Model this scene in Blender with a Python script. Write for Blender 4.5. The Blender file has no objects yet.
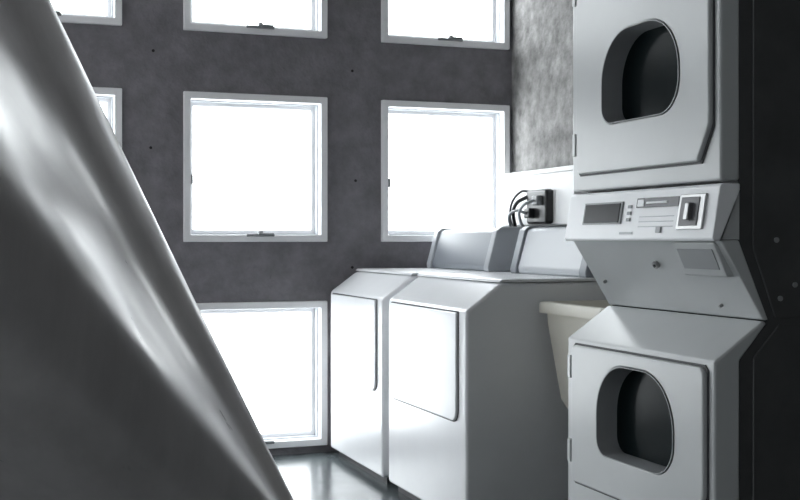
import bpy, bmesh, math, random
from mathutils import Vector, Matrix, noise
random.seed(3)
D = bpy.data
SC = bpy.context.scene
COL = SC.collection

# ------------------------------------------------------------------ materials
def mat(name, col, rough=0.5, metal=0.0, var=0.0, vscale=8.0, bump=0.0, bscale=40.0, coat=0.0, stretch=None, spec=0.5, rvar=0.0):
    m = D.materials.new(name); m.use_nodes = True
    nt = m.node_tree; N = nt.nodes; L = nt.links
    b = N['Principled BSDF']
    b.inputs['Base Color'].default_value = (*col, 1)
    b.inputs['Roughness'].default_value = rough
    b.inputs['Metallic'].default_value = metal
    b.inputs['Specular IOR Level'].default_value = spec
    b.inputs['Coat Weight'].default_value = coat
    tc = N.new('ShaderNodeTexCoord'); mp = N.new('ShaderNodeMapping')
    L.new(tc.outputs['Object'], mp.inputs[0])
    if stretch:
        mp.inputs['Rotation'].default_value = stretch[0]
        mp.inputs['Scale'].default_value = stretch[1]
    if var > 0 or rvar > 0:
        n = N.new('ShaderNodeTexNoise'); n.inputs['Scale'].default_value = vscale
        n.inputs['Detail'].default_value = 8; n.inputs['Roughness'].default_value = 0.65
        L.new(mp.outputs[0], n.inputs['Vector'])
        r = N.new('ShaderNodeValToRGB')
        r.color_ramp.elements[0].position = 0.3; r.color_ramp.elements[1].position = 0.7
        r.color_ramp.elements[0].color = (*[c*(1-var) for c in col], 1)
        r.color_ramp.elements[1].color = (*[min(1, c*(1+var)) for c in col], 1)
        L.new(n.outputs['Fac'], r.inputs[0]); L.new(r.outputs[0], b.inputs['Base Color'])
        if rvar > 0:
            mr = N.new('ShaderNodeMapRange')
            mr.inputs['To Min'].default_value = max(0.02, rough-rvar); mr.inputs['To Max'].default_value = rough+rvar
            mr.inputs['From Min'].default_value = 0.3; mr.inputs['From Max'].default_value = 0.7
            L.new(n.outputs['Fac'], mr.inputs['Value']); L.new(mr.outputs[0], b.inputs['Roughness'])
    if bump > 0:
        n2 = N.new('ShaderNodeTexNoise'); n2.inputs['Scale'].default_value = bscale
        n2.inputs['Detail'].default_value = 6
        L.new(mp.outputs[0], n2.inputs['Vector'])
        bp = N.new('ShaderNodeBump'); bp.inputs['Strength'].default_value = bump; bp.inputs['Distance'].default_value = 0.01
        L.new(n2.outputs['Fac'], bp.inputs['Height']); L.new(bp.outputs[0], b.inputs['Normal'])
    return m

M_WALL = mat('dark_painted_concrete', (0.195,0.186,0.203), 0.6, var=0.22, vscale=13, bump=0.6, bscale=38)
M_ROUGH = mat('rough_concrete', (0.25,0.245,0.24), 0.85, var=0.5, vscale=13, bump=0.9, bscale=22)
M_CEIL = mat('ceiling_concrete', (0.35,0.35,0.35), 0.8, var=0.2)
M_FRONT = mat('grey_concrete', (0.30,0.30,0.30), 0.8, var=0.2)
M_FLOOR = mat('polished_floor', (0.09,0.105,0.11), 0.22, var=0.25, vscale=4, bump=0.08, bscale=12, rvar=0.06)
M_COLUMN = mat('column_concrete', (0.50,0.475,0.475), 0.33, var=0.10, vscale=2.5, bump=0.05, bscale=4,
               stretch=((0,math.radians(28),0),(5,5,0.7)), rvar=0.06)
M_FRAME = mat('window_frame_paint', (0.92,0.92,0.93), 0.4)
M_WHITE = mat('white_enamel', (0.86,0.87,0.89), 0.22, var=0.03, vscale=3)
M_DRY = mat('dryer_enamel', (0.50,0.515,0.52), 0.28, var=0.04, vscale=3)
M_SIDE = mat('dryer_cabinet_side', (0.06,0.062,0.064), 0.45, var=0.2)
M_PANEL = mat('control_panel_white', (0.93,0.94,0.96), 0.3)
M_GREY = mat('console_grey', (0.27,0.29,0.32), 0.35)
M_CAP = mat('console_cap', (0.50,0.52,0.55), 0.35)
M_GAP = mat('seam_dark', (0.06,0.06,0.065), 0.6)
M_BLACK = mat('black_plastic', (0.012,0.012,0.014), 0.35)
M_LCD = mat('display_glass', (0.02,0.022,0.025), 0.25, spec=0.1)
M_LINER = mat('door_liner', (0.28,0.29,0.30), 0.4)
M_DARKGREY = mat('dark_grey_print', (0.10,0.10,0.11), 0.4)
M_GLASSD = mat('dark_door_glass', (0.005,0.009,0.010), 0.2, spec=0.04)
M_METAL = mat('brushed_metal', (0.4,0.4,0.4), 0.35, metal=1.0)
M_SINK = mat('cream_plastic', (0.78,0.75,0.66), 0.4)
M_BOX = mat('white_box', (0.95,0.95,0.95), 0.4)
M_HOLE = mat('tie_hole', (0.02,0.02,0.02), 0.9)

def glass_pane():
    m = D.materials.new('window_glass'); m.use_nodes = True
    nt = m.node_tree; N = nt.nodes; L = nt.links; N.remove(N['Principled BSDF'])
    t = N.new('ShaderNodeBsdfTransparent'); g = N.new('ShaderNodeBsdfGlossy'); g.inputs['Roughness'].default_value = 0.02
    x = N.new('ShaderNodeMixShader'); x.inputs[0].default_value = 0.05
    L.new(t.outputs[0], x.inputs[1]); L.new(g.outputs[0], x.inputs[2]); L.new(x.outputs[0], N['Material Output'].inputs[0])
    return m
M_PANE = glass_pane()

# ------------------------------------------------------------------ mesh helpers
def empty(name):
    e = D.objects.new(name, None); COL.objects.link(e); e.empty_display_size = 0.1; return e

def finish(bm, name, m, parent=None, bevel=0.0, seg=2, smooth=True):
    bmesh.ops.recalc_face_normals(bm, faces=bm.faces)
    me = D.meshes.new(name); bm.to_mesh(me); bm.free()
    o = D.objects.new(name, me); COL.objects.link(o); me.materials.append(m)
    if parent: o.parent = parent
    if smooth:
        for p in me.polygons: p.use_smooth = True
        es = o.modifiers.new('es', 'EDGE_SPLIT') if bevel <= 0 else None
        if es: es.split_angle = math.radians(35)
    if bevel > 0:
        b = o.modifiers.new('bev', 'BEVEL'); b.width = bevel; b.segments = seg; b.limit_method = 'ANGLE'; b.angle_limit = math.radians(25)
        b.harden_normals = True
    return o

def box(name, x, y, z, m, parent=None, bevel=0.0):
    bm = bmesh.new()
    bmesh.ops.create_cube(bm, size=1)
    for v in bm.verts:
        v.co = Vector((x[0]+(v.co.x+.5)*(x[1]-x[0]), y[0]+(v.co.y+.5)*(y[1]-y[0]), z[0]+(v.co.z+.5)*(z[1]-z[0])))
    return finish(bm, name, m, parent, bevel, smooth=bevel > 0)

def prism_y(name, prof, y0, y1, m, parent=None, bevel=0.0):
    """prof = list of (x,z)"""
    bm = bmesh.new()
    a = [bm.verts.new((x, y0, z)) for x, z in prof]; b = [bm.verts.new((x, y1, z)) for x, z in prof]
    bm.faces.new(a); bm.faces.new(b[::-1]); n = len(prof)
    for i in range(n): bm.faces.new((a[i], a[(i+1) % n], b[(i+1) % n], b[i]))
    return finish(bm, name, m, parent, bevel, smooth=bevel > 0)

def prism_x(name, prof, x0, x1, m, parent=None, bevel=0.0):
    """prof = list of (y,z)"""
    bm = bmesh.new()
    a = [bm.verts.new((x0, y, z)) for y, z in prof]; b = [bm.verts.new((x1, y, z)) for y, z in prof]
    bm.faces.new(a); bm.faces.new(b[::-1]); n = len(prof)
    for i in range(n): bm.faces.new((a[i], a[(i+1) % n], b[(i+1) % n], b[i]))
    return finish(bm, name, m, parent, bevel, smooth=bevel > 0)

def rrect(y0, y1, z0, z1, r, n=8):
    """r = radii for (y1z0, y1z1, y0z1, y0z0)"""
    pts = []
    for (cy, cz, a0, rr) in ((y1-r[0], z0+r[0], -90, r[0]), (y1-r[1], z1-r[1], 0, r[1]), (y0+r[2], z1-r[2], 90, r[2]), (y0+r[3], z0+r[3], 180, r[3])):
        for i in range(n+1):
            a = math.radians(a0+90*i/n); pts.append((cy+rr*math.cos(a), cz+rr*math.sin(a)))
    return pts

def tube(name, pts, r, m, parent=None):
    cu = D.curves.new(name, 'CURVE'); cu.dimensions = '3D'; cu.bevel_depth = r; cu.bevel_resolution = 4; cu.resolution_u = 10
    s = cu.splines.new('BEZIER'); s.bezier_points.add(len(pts)-1)
    for bp, p in zip(s.bezier_points, pts):
        bp.co = p; bp.handle_left_type = bp.handle_right_type = 'AUTO'
    cu.use_fill_caps = True
    o = D.objects.new(name, cu); COL.objects.link(o); cu.materials.append(m)
    if parent: o.parent = parent
    return o

def cyl(name, c, axis, r, h, m, parent=None, n=28, bevel=0.0):
    bm = bmesh.new()
    bmesh.ops.create_cone(bm, cap_ends=True, segments=n, radius1=r, radius2=r, depth=h)
    q = Vector((0, 0, 1)).rotation_difference(Vector(axis)).to_matrix().to_4x4()
    bmesh.ops.transform(bm, matrix=Matrix.Translation(c) @ q, verts=bm.verts)
    return finish(bm, name, m, parent, bevel)

def cut(o, cutter):
    md = o.modifiers.new('cut', 'BOOLEAN'); md.operation = 'DIFFERENCE'; md.solver = 'EXACT'; md.object = cutter
    idx = len(o.modifiers)-1
    o.modifiers.move(idx, 0)
    bpy.context.view_layer.update()
    dg = bpy.context.evaluated_depsgraph_get()
    bev = [x for x in o.modifiers if x.name != 'cut']
    for x in bev: x.show_viewport = False
    dg.update()
    me = D.meshes.new_from_object(o.evaluated_get(dg))
    o.modifiers.remove(o.modifiers[0]); o.data = me
    for x in bev: x.show_viewport = True

# ------------------------------------------------------------------ room
YB, XR, XL, YF, ZC = 4.80, 2.30, -3.2, -2.2, 2.75
WX0, WW, PX = 0.793, 0.62, 0.87
ZROWS = [(0.032, 0.657), (0.912, 1.538), (1.793, 2.418)]
COLS = [WX0 + PX*k for k in (-4, -3, -2, -1, 0, 1)]
T = 0.14

def windowed_wall(name, a_breaks, z_breaks, holes, mk):
    """solid wall with rectangular openings; only outer and reveal faces are built"""
    bm = bmesh.new()
    na, nz = len(a_breaks)-1, len(z_breaks)-1
    V = {}
    def v(i, j, k):
        if (i, j, k) not in V: V[(i, j, k)] = bm.verts.new(mk(a_breaks[i], z_breaks[j], k))
        return V[(i, j, k)]
    def solid(i, j): return 0 <= i < na and 0 <= j < nz and (i, j) not in holes
    for i in range(na):
        for j in range(nz):
            if not solid(i, j): continue
            bm.faces.new((v(i,j,0), v(i+1,j,0), v(i+1,j+1,0), v(i,j+1,0)))
            bm.faces.new((v(i,j,1), v(i+1,j,1), v(i+1,j+1,1), v(i,j+1,1)))
            if not solid(i-1, j): bm.faces.new((v(i,j,0), v(i,j,1), v(i,j+1,1), v(i,j+1,0)))
            if not solid(i+1, j): bm.faces.new((v(i+1,j,0), v(i+1,j,1), v(i+1,j+1,1), v(i+1,j+1,0)))
            if not solid(i, j-1): bm.faces.new((v(i,j,0), v(i,j,1), v(i+1,j,1), v(i+1,j,0)))
            if not solid(i, j+1): bm.faces.new((v(i,j+1,0), v(i,j+1,1), v(i+1,j+1,1), v(i+1,j+1,0)))
    return finish(bm, name, M_WALL, smooth=False)

wins = []
ab = [XL-T]
for c in COLS: ab += [c, c+WW]
ab.append(XR+T)
zb = [0.0]
for z0, z1 in ZROWS: zb += [z0, z1]
zb.append(ZC)
holes = set()
for ci in range(len(COLS)):
    for ri in range(3):
        if ri == 0 and ci == len(COLS)-1: continue      # hidden window left out behind the machines to hold back light spill
        holes.add((2*ci+1, 2*ri+1)); wins.append((COLS[ci], ZROWS[ri]))
windowed_wall('wall_back', ab, zb, holes, lambda a, z, k: (a, YB+T*k, z))

# left wall, out of view; window grid added to light machine fronts and column
lcols = [-1.72+PX*k for k in range(7)]
ab2 = [YF-T]
for c in lcols: ab2 += [c, c+WW]
ab2.append(YB)
h2 = set()
fill_wins = []
for ci in range(len(lcols)):
    for ri in (1, 2):
        h2.add((2*ci+1, 2*ri+1)); fill_wins.append((lcols[ci], ZROWS[ri]))
windowed_wall('wall_left', ab2, zb, h2, lambda a, z, k: (XL-T*k, a, z))

box('wall_right', (XR, XR+T), (YF-T, YB), (0, ZC), M_ROUGH)
box('wall_front', (XL, XR), (YF-T, YF), (0, ZC), M_FRONT)
box('floor', (XL-T, XR+T), (YF-T, YB+T), (-0.1, 0.0), M_FLOOR)
box('ceiling', (XL-T, XR+T), (YF-T, YB+T), (ZC, ZC+0.1), M_CEIL)

def ring(name, u0, u1, z0, z1, w, d0, d1, m, parent, place, bevel=0.004):
    """square ring lying in the u-z plane, from depth d0 to d1"""
    bm = bmesh.new()
    L = []
    for d in (d0, d1):
        for (a, b, c, e) in ((u0, u1, z0, z1), (u0+w, u1-w, z0+w, z1-w)):
            L.append([bm.verts.new(place(p, d, q)) for p, q in ((a, c), (b, c), (b, e), (a, e))])
    o0, i0, o1, i1 = L
    for i in range(4):
        j = (i+1) % 4
        bm.faces.new((o0[i], o0[j], i0[j], i0[i])); bm.faces.new((o1[i], o1[j], i1[j], i1[i]))
        bm.faces.new((o0[i], o0[j], o1[j], o1[i])); bm.faces.new((i0[i], i0[j], i1[j], i1[i]))
    return finish(bm, name, m, parent, bevel)

def window(idx, u, zr, place, latch=True):
    e = empty('window_%d' % idx)
    z0, z1 = zr
    ring('outer_frame', u, u+WW, z0, z1, 0.030, -0.020, T, M_FRAME, e, place)
    ring('inner_stop', u+0.030, u+WW-0.030, z0+0.030, z1-0.030, 0.005, 0.03, 0.07, M_CAP, e, place, 0)
    ring('sash', u+0.030, u+WW-0.030, z0+0.030, z1-0.030, 0.022, 0.065, 0.125, M_FRAME, e, place)
    bm = bmesh.new()
    p = 0.05
    bm.faces.new([bm.verts.new(place(a, 0.095, b)) for a, b in ((u+p, z0+p), (u+WW-p, z0+p), (u+WW-p, z1-p), (u+p, z1-p))])
    finish(bm, 'glass', M_PANE, e, smooth=False)
    if latch:
        c = u+WW*0.52
        def bx(nm, a0, a1, d0, d1, b0, b1, mm):
            bm = bmesh.new(); bmesh.ops.create_cube(bm, size=1)
            for v in bm.verts:
                v.co = Vector(place(a0+(v.co.x+.5)*(a1-a0), d0+(v.co.y+.5)*(d1-d0), b0+(v.co.z+.5)*(b1-b0)))
            finish(bm, nm, mm, e, 0.003)
        bx('latch_base', c-0.06, c+0.06, -0.030, -0.018, z0+0.022, z0+0.034, M_LINER)
        bx('latch_lever', c-0.012, c+0.055, -0.044, -0.028, z0+0.032, z0+0.038, M_LINER)
        bx('latch_knob', c-0.010, c+0.008, -0.040, -0.018, z0+0.028, z0+0.046, M_LINER)
        bx('side_catch', u+0.03, u+0.038, -0.025, 0.03, z0+0.24, z0+0.28, M_LINER)
k = 1
for u, zr in wins:
    window(k, u, zr, lambda a, d, b: (a, YB+d, b)); k += 1
for u, zr in fill_wins:  # added side windows, out of view
    window(k, u, zr, lambda a, d, b: (XL-d, a, b), latch=False); k += 1

# form-tie holes in the concrete, drawn as flat dark discs
for i, (x, z) in enumerate(((1.53, 1.66), (0.66, 1.30), (0.66, 0.80), (1.53, 0.80), (1.545, 1.18), (0.67, 1.70))):
    cyl('form_tie_disc_%d' % (i+1), (x, YB-0.001, z), (0, 1, 0), 0.006, 0.004, M_HOLE, n=16)

# ------------------------------------------------------------------ washers
def washer(y0, y1, cy0, cy1, cw, mbody, mcap):
    e = empty('washing_machine')
    X0, XB = 1.41, 2.17
    prof = [(X0, 0.03), (X0, 0.70), (X0+0.118, 0.785), (XB, 0.785), (XB, 0.03)]
    prism_y('cabinet', prof, y0, y1, M_WHITE, e, 0.012)
    prism_y('plinth', [(X0+0.03, 0.0), (X0+0.03, 0.04), (XB-0.03, 0.04), (XB-0.03, 0.0)], y0+0.03, y1-0.03, M_GAP, e)
    prism_y('deck', [(X0+0.112, 0.787), (X0+0.122, 0.797), (XB, 0.797), (XB, 0.787)], y0-0.002, y1+0.002, M_WHITE, e, 0.004)
    a, b = y0+0.06, y1-0.045
    prism_x('door_seam', rrect(a-0.004, b+0.004, 0.344, 0.696, (0.04, 0.008, 0.008, 0.04)), X0-0.002, X0+0.003, M_GAP, e)
    prism_x('door', rrect(a, b, 0.348, 0.692, (0.036, 0.006, 0.006, 0.036)), X0-0.010, X0+0.002, M_WHITE, e, 0.005)
    xa, xb = 1.86, 1.895
    cons = [(xa, 0.797), (xa-0.004, 0.82), (xb, 0.955), (xb+0.02, 0.965), (2.08, 0.965), (2.10, 0.95), (2.10, 0.797)]
    prism_y('console_body', cons, cy0+cw-0.005, cy1-cw+0.005, mbody, e, 0.008)
    cap = [(xa-0.012, 0.797), (xa-0.014, 0.815), (xb-0.010, 0.957), (xb+0.012, 0.972), (2.09, 0.972), (2.11, 0.958), (2.11, 0.797)]
    prism_y('console_cap_near', cap, cy0, cy0+cw, mcap, e, 0.006)
    prism_y('console_cap_far', cap, cy1-cw, cy1, mcap, e, 0.006)
    return e
washer(3.268, 3.991, 3.30, 3.87, 0.05, M_CAP, M_GREY)
washer(4.055, 4.735, 4.065, 4.72, 0.045, M_GREY, M_CAP)

# ------------------------------------------------------------------ stacked dryer
e = empty('stacked_dryer')
YN, YD = 2.116, 2.778
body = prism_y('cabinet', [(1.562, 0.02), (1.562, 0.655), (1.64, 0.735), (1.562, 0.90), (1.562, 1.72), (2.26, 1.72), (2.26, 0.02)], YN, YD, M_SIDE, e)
lower = prism_y('lower_front', [(1.50, 0.03), (1.50, 0.655), (1.628, 0.742), (1.638, 0.735), (1.566, 0.655), (1.566, 0.03)], YN-0.003, YD+0.003, M_DRY, e, 0.007)
prism_y('sloped_apron', [(1.515, 0.92), (1.628, 0.742), (1.642, 0.742), (1.564, 0.92)], YN-0.002, YD+0.002, M_DRY, e, 0.004)
prism_y('control_panel', [(1.496, 0.918), (1.492, 0.924), (1.512, 1.038), (1.518, 1.044), (1.564, 1.044), (1.564, 1.03), (1.512, 0.918)], YN-0.006, YD+0.006, M_PANEL, e, 0.003)
prism_y('panel_backing', [(1.52, 0.921), (1.565, 1.03), (1.565, 0.921)], YN-0.001, YD+0.001, M_DRY, e)
upper = prism_y('upper_front', [(1.515, 1.05), (1.515, 1.72), (1.566, 1.72), (1.566, 1.05)], YN-0.003, YD+0.003, M_DRY, e, 0.007)
prism_y('plinth', [(1.53, 0), (1.53, 0.03), (2.24, 0.03), (2.24, 0)], YN+0.02, YD-0.02, M_GAP, e)
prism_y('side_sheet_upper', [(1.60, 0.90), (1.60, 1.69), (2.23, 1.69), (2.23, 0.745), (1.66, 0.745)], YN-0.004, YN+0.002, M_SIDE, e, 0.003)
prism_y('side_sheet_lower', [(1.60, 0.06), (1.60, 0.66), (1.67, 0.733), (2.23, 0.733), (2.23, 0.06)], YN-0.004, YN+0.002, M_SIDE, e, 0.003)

def chamf(y0, y1, z0, z1, cn, cz, top=0.012):
    return [(y1-0.012, z0), (y1, z0+0.012), (y1, z1-top), (y1-top, z1), (y0+top, z1), (y0, z1-top), (y0, z0+cz), (y0+cn, z0)]
def dryer_door(xf, z0, z1, wz0, wz1, parts, tag):
    ya, yb = 2.138, 2.738
    seam = prism_x(tag+'_door_seam', chamf(ya-0.005, yb+0.005, z0-0.005, z1+0.005, 0.045, 0.08), xf-0.003, xf+0.006, M_GAP, e)
    door = prism_x(tag+'_door', chamf(ya, yb, z0, z1, 0.045, 0.08), xf-0.013, xf+0.004, M_DRY, e, 0.006)
    rr = rrect(2.253, 2.600, wz0, wz1, (0.045, 0.13, 0.13, 0.08), 12)
    cutter = prism_x('cutter', rr, xf-0.1, xf+0.09, M_GAP)
    for o in [seam, door]+parts: cut(o, cutter)
    D.objects.remove(cutter)
    cy = 2.4265; cz = (wz0+wz1)/2
    bm = bmesh.new(); rings = []
    for (xx, s) in ((xf-0.015, 1.008), (xf-0.015, 0.99), (xf+0.005, 0.975), (xf+0.045, 0.955)):
        rings.append([bm.verts.new((xx, cy+(p[0]-cy)*s, cz+(p[1]-cz)*s)) for p in rr])
    n = len(rr)
    for a, b in zip(rings, rings[1:]):
        for i in range(n): bm.faces.new((a[i], a[(i+1) % n], b[(i+1) % n], b[i]))
    finish(bm, tag+'_door_liner', M_LINER, e)
    bm = bmesh.new()
    bm.faces.new([bm.verts.new((xf+0.042, cy+(p[0]-cy)*0.97, cz+(p[1]-cz)*0.97)) for p in rr])
    finish(bm, tag+'_door_glass', M_GLASSD, e)
    for zz in (z0+0.08, z1-0.06):
        box(tag+'_hinge', (xf-0.012, xf+0.002), (2.744, 2.760), (zz-0.03, zz+0.03), M_DRY, e, 0.002)
dryer_door(1.50, 0.275, 0.640, 0.372, 0.606, [lower, body], 'lower')
dryer_door(1.515, 1.095, 1.64, 1.216, 1.445, [upper, body], 'upper')

# control panel details (panel face leans back slightly)
def on_panel(name, y0, y1, z0, z1, m, t=0.004, bevel=0.001, back=0.006):
    def fx(z): return 1.492+(z-0.924)*0.1754
    prism_y(name, [(fx(z0)-t, z0), (fx(z1)-t, z1), (fx(z1)+back, z1), (fx(z0)+back, z0)], y0, y1, m, e, bevel)
on_panel('display_bezel', 2.500, 2.690, 0.960, 1.016, M_LINER)
on_panel('display', 2.508, 2.682, 0.964, 1.012, M_LCD, 0.006)
on_panel('label_strip', 2.255, 2.435, 0.998, 1.021, M_DARKGREY)
on_panel('label_badge', 2.40, 2.428, 1.001, 1.018, M_PANEL, 0.006)
on_panel('label_text', 2.30, 2.39, 1.007, 1.012, M_PANEL, 0.006)
for i in range(3):
    on_panel('printed_line', 2.27, 2.42, 0.975-i*0.012, 0.977-i*0.012, M_CAP, 0.001)
for i in range(3):
    on_panel('indicator', 2.458, 2.474, 0.966+i*0.016, 0.974+i*0.016, M_LINER)
on_panel('coin_plate', 2.150, 2.250, 0.944, 1.024, M_METAL, 0.006, 0.002)
on_panel('coin_recess', 2.168, 2.240, 0.952, 1.017, M_DARKGREY, 0.008, 0.002)
on_panel('coin_lever', 2.190, 2.206, 0.965, 1.004, M_METAL, 0.02, 0.003)
on_panel('nameplate', 2.44, 2.50, 0.934, 0.940, M_CAP, 0.002)
on_panel('round_badge', 2.315, 2.335, 0.937, 0.951, M_LINER)
prism_y('coin_box', [(1.512, 0.915), (1.548, 0.838), (1.62, 0.838), (1.62, 0.915)], 2.135, 2.30, M_DRY, e, 0.004)
prism_y('coin_box_edge', [(1.520, 0.900), (1.542, 0.855), (1.539, 0.854), (1.517, 0.899)], 2.15, 2.285, M_LINER, e)
nrm = Vector((-0.178, 0, -0.113)).normalized()
for (yy, zz) in ((2.42, 0.862), (2.20, 0.868), (2.72, 0.81), (2.24, 0.77)):
    x = 1.515+(0.92-zz)/0.178*0.113
    c = Vector((x, yy, zz))
    cyl('lock', c+nrm*0.004, nrm, 0.010 if zz > .85 else 0.004, 0.01, M_METAL, e)
    if zz > .85: cyl('key_slot', c+nrm*0.010, nrm, 0.004, 0.003, M_BLACK, e)
for (xx, zz) in ((1.66, 0.92), (1.71, 0.82), (1.67, 0.79)):
    cyl('side_screw', (xx, YN-0.005, zz), (0, 1, 0), 0.006, 0.006, M_LINER, e, 16)

# ------------------------------------------------------------------ utility sink
s = empty('utility_sink')
def loft(name, rings, m, parent, closed_end=False):
    bm = bmesh.new(); R = [[bm.verts.new(p) for p in r] for r in rings]; n = len(R[0])
    for a, b in zip(R, R[1:]):
        for i in range(n): bm.faces.new((a[i], a[(i+1) % n], b[(i+1) % n], b[i]))
    if closed_end: bm.faces.new(R[-1])
    return finish(bm, name, m, parent)
def rr3(x0, x1, y0, y1, z, r):
    return [(p[0], p[1], z) for p in [(a, b) for a, b in rrect(x0, x1, y0, y1, (r,)*4, 6)]]
sx0, sx1, sy0, sy1 = 1.63, 2.24, 2.80, 3.235
def sr(i, z, r=0.04): return rr3(sx0+i, sx1-i, sy0+i, sy1-i, z, r)
loft('basin', [sr(0.018, 0.695), sr(0.0, 0.695), sr(0.0, 0.722), sr(0.004, 0.728), sr(0.03, 0.728), sr(0.035, 0.72),
               sr(0.05, 0.68), sr(0.085, 0.44), sr(0.12, 0.42)], M_SINK, s, True)
loft('basin_outside', [sr(0.018, 0.696), sr(0.02, 0.66), sr(0.028, 0.60), sr(0.05, 0.43), sr(0.065, 0.40), sr(0.13, 0.39)], M_SINK, s, True)
for (xx, yy) in ((sx0+.1, sy0+.1), (sx1-.1, sy0+.1), (sx0+.1, sy1-.1), (sx1-.1, sy1-.1)):
    cyl('leg', (xx, yy, 0.20), (0, 0, 1), 0.015, 0.40, M_GAP, s)
tube('drain', [(1.93, 3.02, 0.41), (1.93, 3.02, 0.25), (2.02, 3.02, 0.20), (2.10, 3.02, 0.27), (2.29, 3.02, 0.27)], 0.02, M_LINER, s)
tube('faucet', [(2.20, 3.02, 0.725), (2.20, 3.02, 0.84), (2.12, 3.02, 0.87), (2.05, 3.02, 0.82)], 0.01, M_METAL, s)

# ------------------------------------------------------------------ hookup box on right wall with hoses
h = empty('washer_supply_box')
box('housing', (2.16, 2.298), (3.95, 4.62), (0.98, 1.195), M_BOX, h, 0.006)
box('cover_lip', (2.15, 2.298), (3.94, 4.63), (1.19, 1.21), M_BOX, h, 0.004)
box('black_valve_block', (2.125, 2.165), (4.12, 4.30), (0.985, 1.125), M_BLACK, h, 0.012)
box('plug', (2.10, 2.13), (4.15, 4.20), (1.06, 1.10), M_LINER, h, 0.006)
box('plug_two', (2.10, 2.13), (4.22, 4.27), (1.01, 1.05), M_BLACK, h, 0.006)
tube('hose', [(2.13, 4.29, 1.10), (2.10, 4.34, 1.07), (2.12, 4.40, 1.00), (2.18, 4.42, 0.88), (2.24, 4.42, 0.6)], 0.008, M_BLACK, h)
tube('hose_two', [(2.10, 4.175, 1.08), (2.06, 4.19, 1.06), (2.08, 4.26, 1.00), (2.15, 4.30, 0.93), (2.24, 4.32, 0.6)], 0.006, M_CAP, h)
tube('cord', [(2.10, 4.245, 1.03), (2.07, 4.28, 1.04), (2.09, 4.38, 0.99), (2.17, 4.40, 0.9), (2.25, 4.38, 0.7)], 0.006, M_LINER, h)
tube('cord_two', [(2.14, 4.28, 1.12), (2.12, 4.34, 1.12), (2.12, 4.44, 1.03), (2.19, 4.48, 0.9), (2.25, 4.48, 0.7)], 0.005, M_BLACK, h)

# ------------------------------------------------------------------ leaning sculptural column (tapering, soft folds)
A = math.radians(20.06)
def RD(r, d, z): return Vector((r*math.cos(A)+d*math.sin(A), -r*math.sin(A)+d*math.cos(A), z))
def ctrl(z):
    S = Vector((-0.110-0.490*z, 2.80))                 # far right silhouette
    R = Vector((-0.083-0.5625*z, 2.82-0.89*z))         # near soft ridge
    if z < 0.2: R = R.lerp(S+Vector((-0.03, -0.06)), (0.2-z)/0.2*0.6)
    k = 0.15+0.85*min(1.3, z/1.1)
    V0 = S+Vector((-0.030*k, -0.10*k))
    V1 = S+Vector((-0.085*k, -0.22*k))                 # valley: narrow face turned to the viewer
    M = V1.lerp(R, 0.55)+Vector((0.015*k, 0))
    R2 = R+Vector((-0.06*k, -0.10*k))
    B1 = R+Vector((-0.20*k, -0.26*k))                  # rounded brow
    B2 = R+Vector((-0.36*k, -0.30*k))
    B3 = R+Vector((-0.55*k, -0.38*k))
    B4 = R+Vector((-0.85*k, -0.30*k))
    E1 = Vector((R.x-1.6, R.y+0.05))
    E2 = Vector((R.x-1.8, R.y+0.35))
    E3 = Vector((S.x-1.6, 3.05))
    E4 = Vector((S.x-0.30, 3.05))
    E5 = Vector((S.x-0.05, 2.92))
    return [S, V0, V1, M, R, R2, B1, B2, B3, B4, E1, E2, E3, E4, E5]
def spl(P, per):
    out = []; n = len(P)
    for i in range(n):
        p0, p1, p2, p3 = P[i-1], P[i], P[(i+1) % n], P[(i+2) % n]
        for s in range(per):
            t = s/per
            b = (p0*(1-t)**3+p1*(3*t**3-6*t*t+4)+p2*(-3*t**3+3*t*t+3*t+1)+p3*t**3)/6
            c = 0.5*((2*p1)+(p2-p0)*t+(2*p0-5*p1+4*p2-p3)*t*t+(3*p1-p0-3*p2+p3)*t**3)
            out.append(c.lerp(b, 0.8))
    return out
bm = bmesh.new(); rings = []
NZ = 120
for iz in range(NZ+1):
    z = 2.745*iz/NZ
    row = []
    for p in spl(ctrl(z), 12):
        v = RD(p.x, p.y, z)
        ax = Vector((v.x+0.5*z, v.y, z*0.15))
        n = noise.noise(ax*2.6)*0.020+noise.noise(ax*8.0)*0.005
        row.append(bm.verts.new(v+RD(1, -0.5, 0)*n))
    rings.append(row)
n = len(rings[0])
for a, b in zip(rings, rings[1:]):
    for i in range(n): bm.faces.new((a[i], a[(i+1) % n], b[(i+1) % n], b[i]))
bm.faces.new(rings[0]); bm.faces.new(rings[-1])
col = finish(bm, 'slanted_concrete_column', M_COLUMN)
col.modifiers['es'].split_angle = math.radians(75)

# ------------------------------------------------------------------ light
w = D.worlds.new('overcast'); SC.world = w; w.use_nodes = True
bg = w.node_tree.nodes['Background']; bg.inputs[0].default_value = (0.92, 0.975, 1.0, 1); bg.inputs[1].default_value = 8.8
def portal(name, loc, rot, sx, sy):
    l = D.lights.new(name, 'AREA'); l.shape = 'RECTANGLE'; l.size = sx; l.size_y = sy; l.cycles.is_portal = True
    o = D.objects.new(name, l); COL.objects.link(o); o.location = loc; o.rotation_euler = rot
portal('daylight_portal_back', (-0.3, YB+T+0.02, 1.24), (math.radians(-90), 0, 0), 5.4, 2.5)
portal('daylight_portal_left', (XL-T-0.02, 1.2, 1.66), (0, math.radians(-90), 0), 1.6, 6.4)  # guides sky sampling through the added left windows

# ------------------------------------------------------------------ camera
cam = D.cameras.new('camera'); co = D.objects.new('camera', cam); COL.objects.link(co)
co.location = (0, 0, 0.92); co.rotation_euler = (math.radians(90), 0, -A)
cam.sensor_width = 36; cam.lens = 51.75; cam.shift_y = -0.0125; cam.clip_start = 0.02
SC.camera = co
SC.view_settings.view_transform = 'Standard'
SC.view_settings.look = 'None'
SC.view_settings.exposure = 0.0
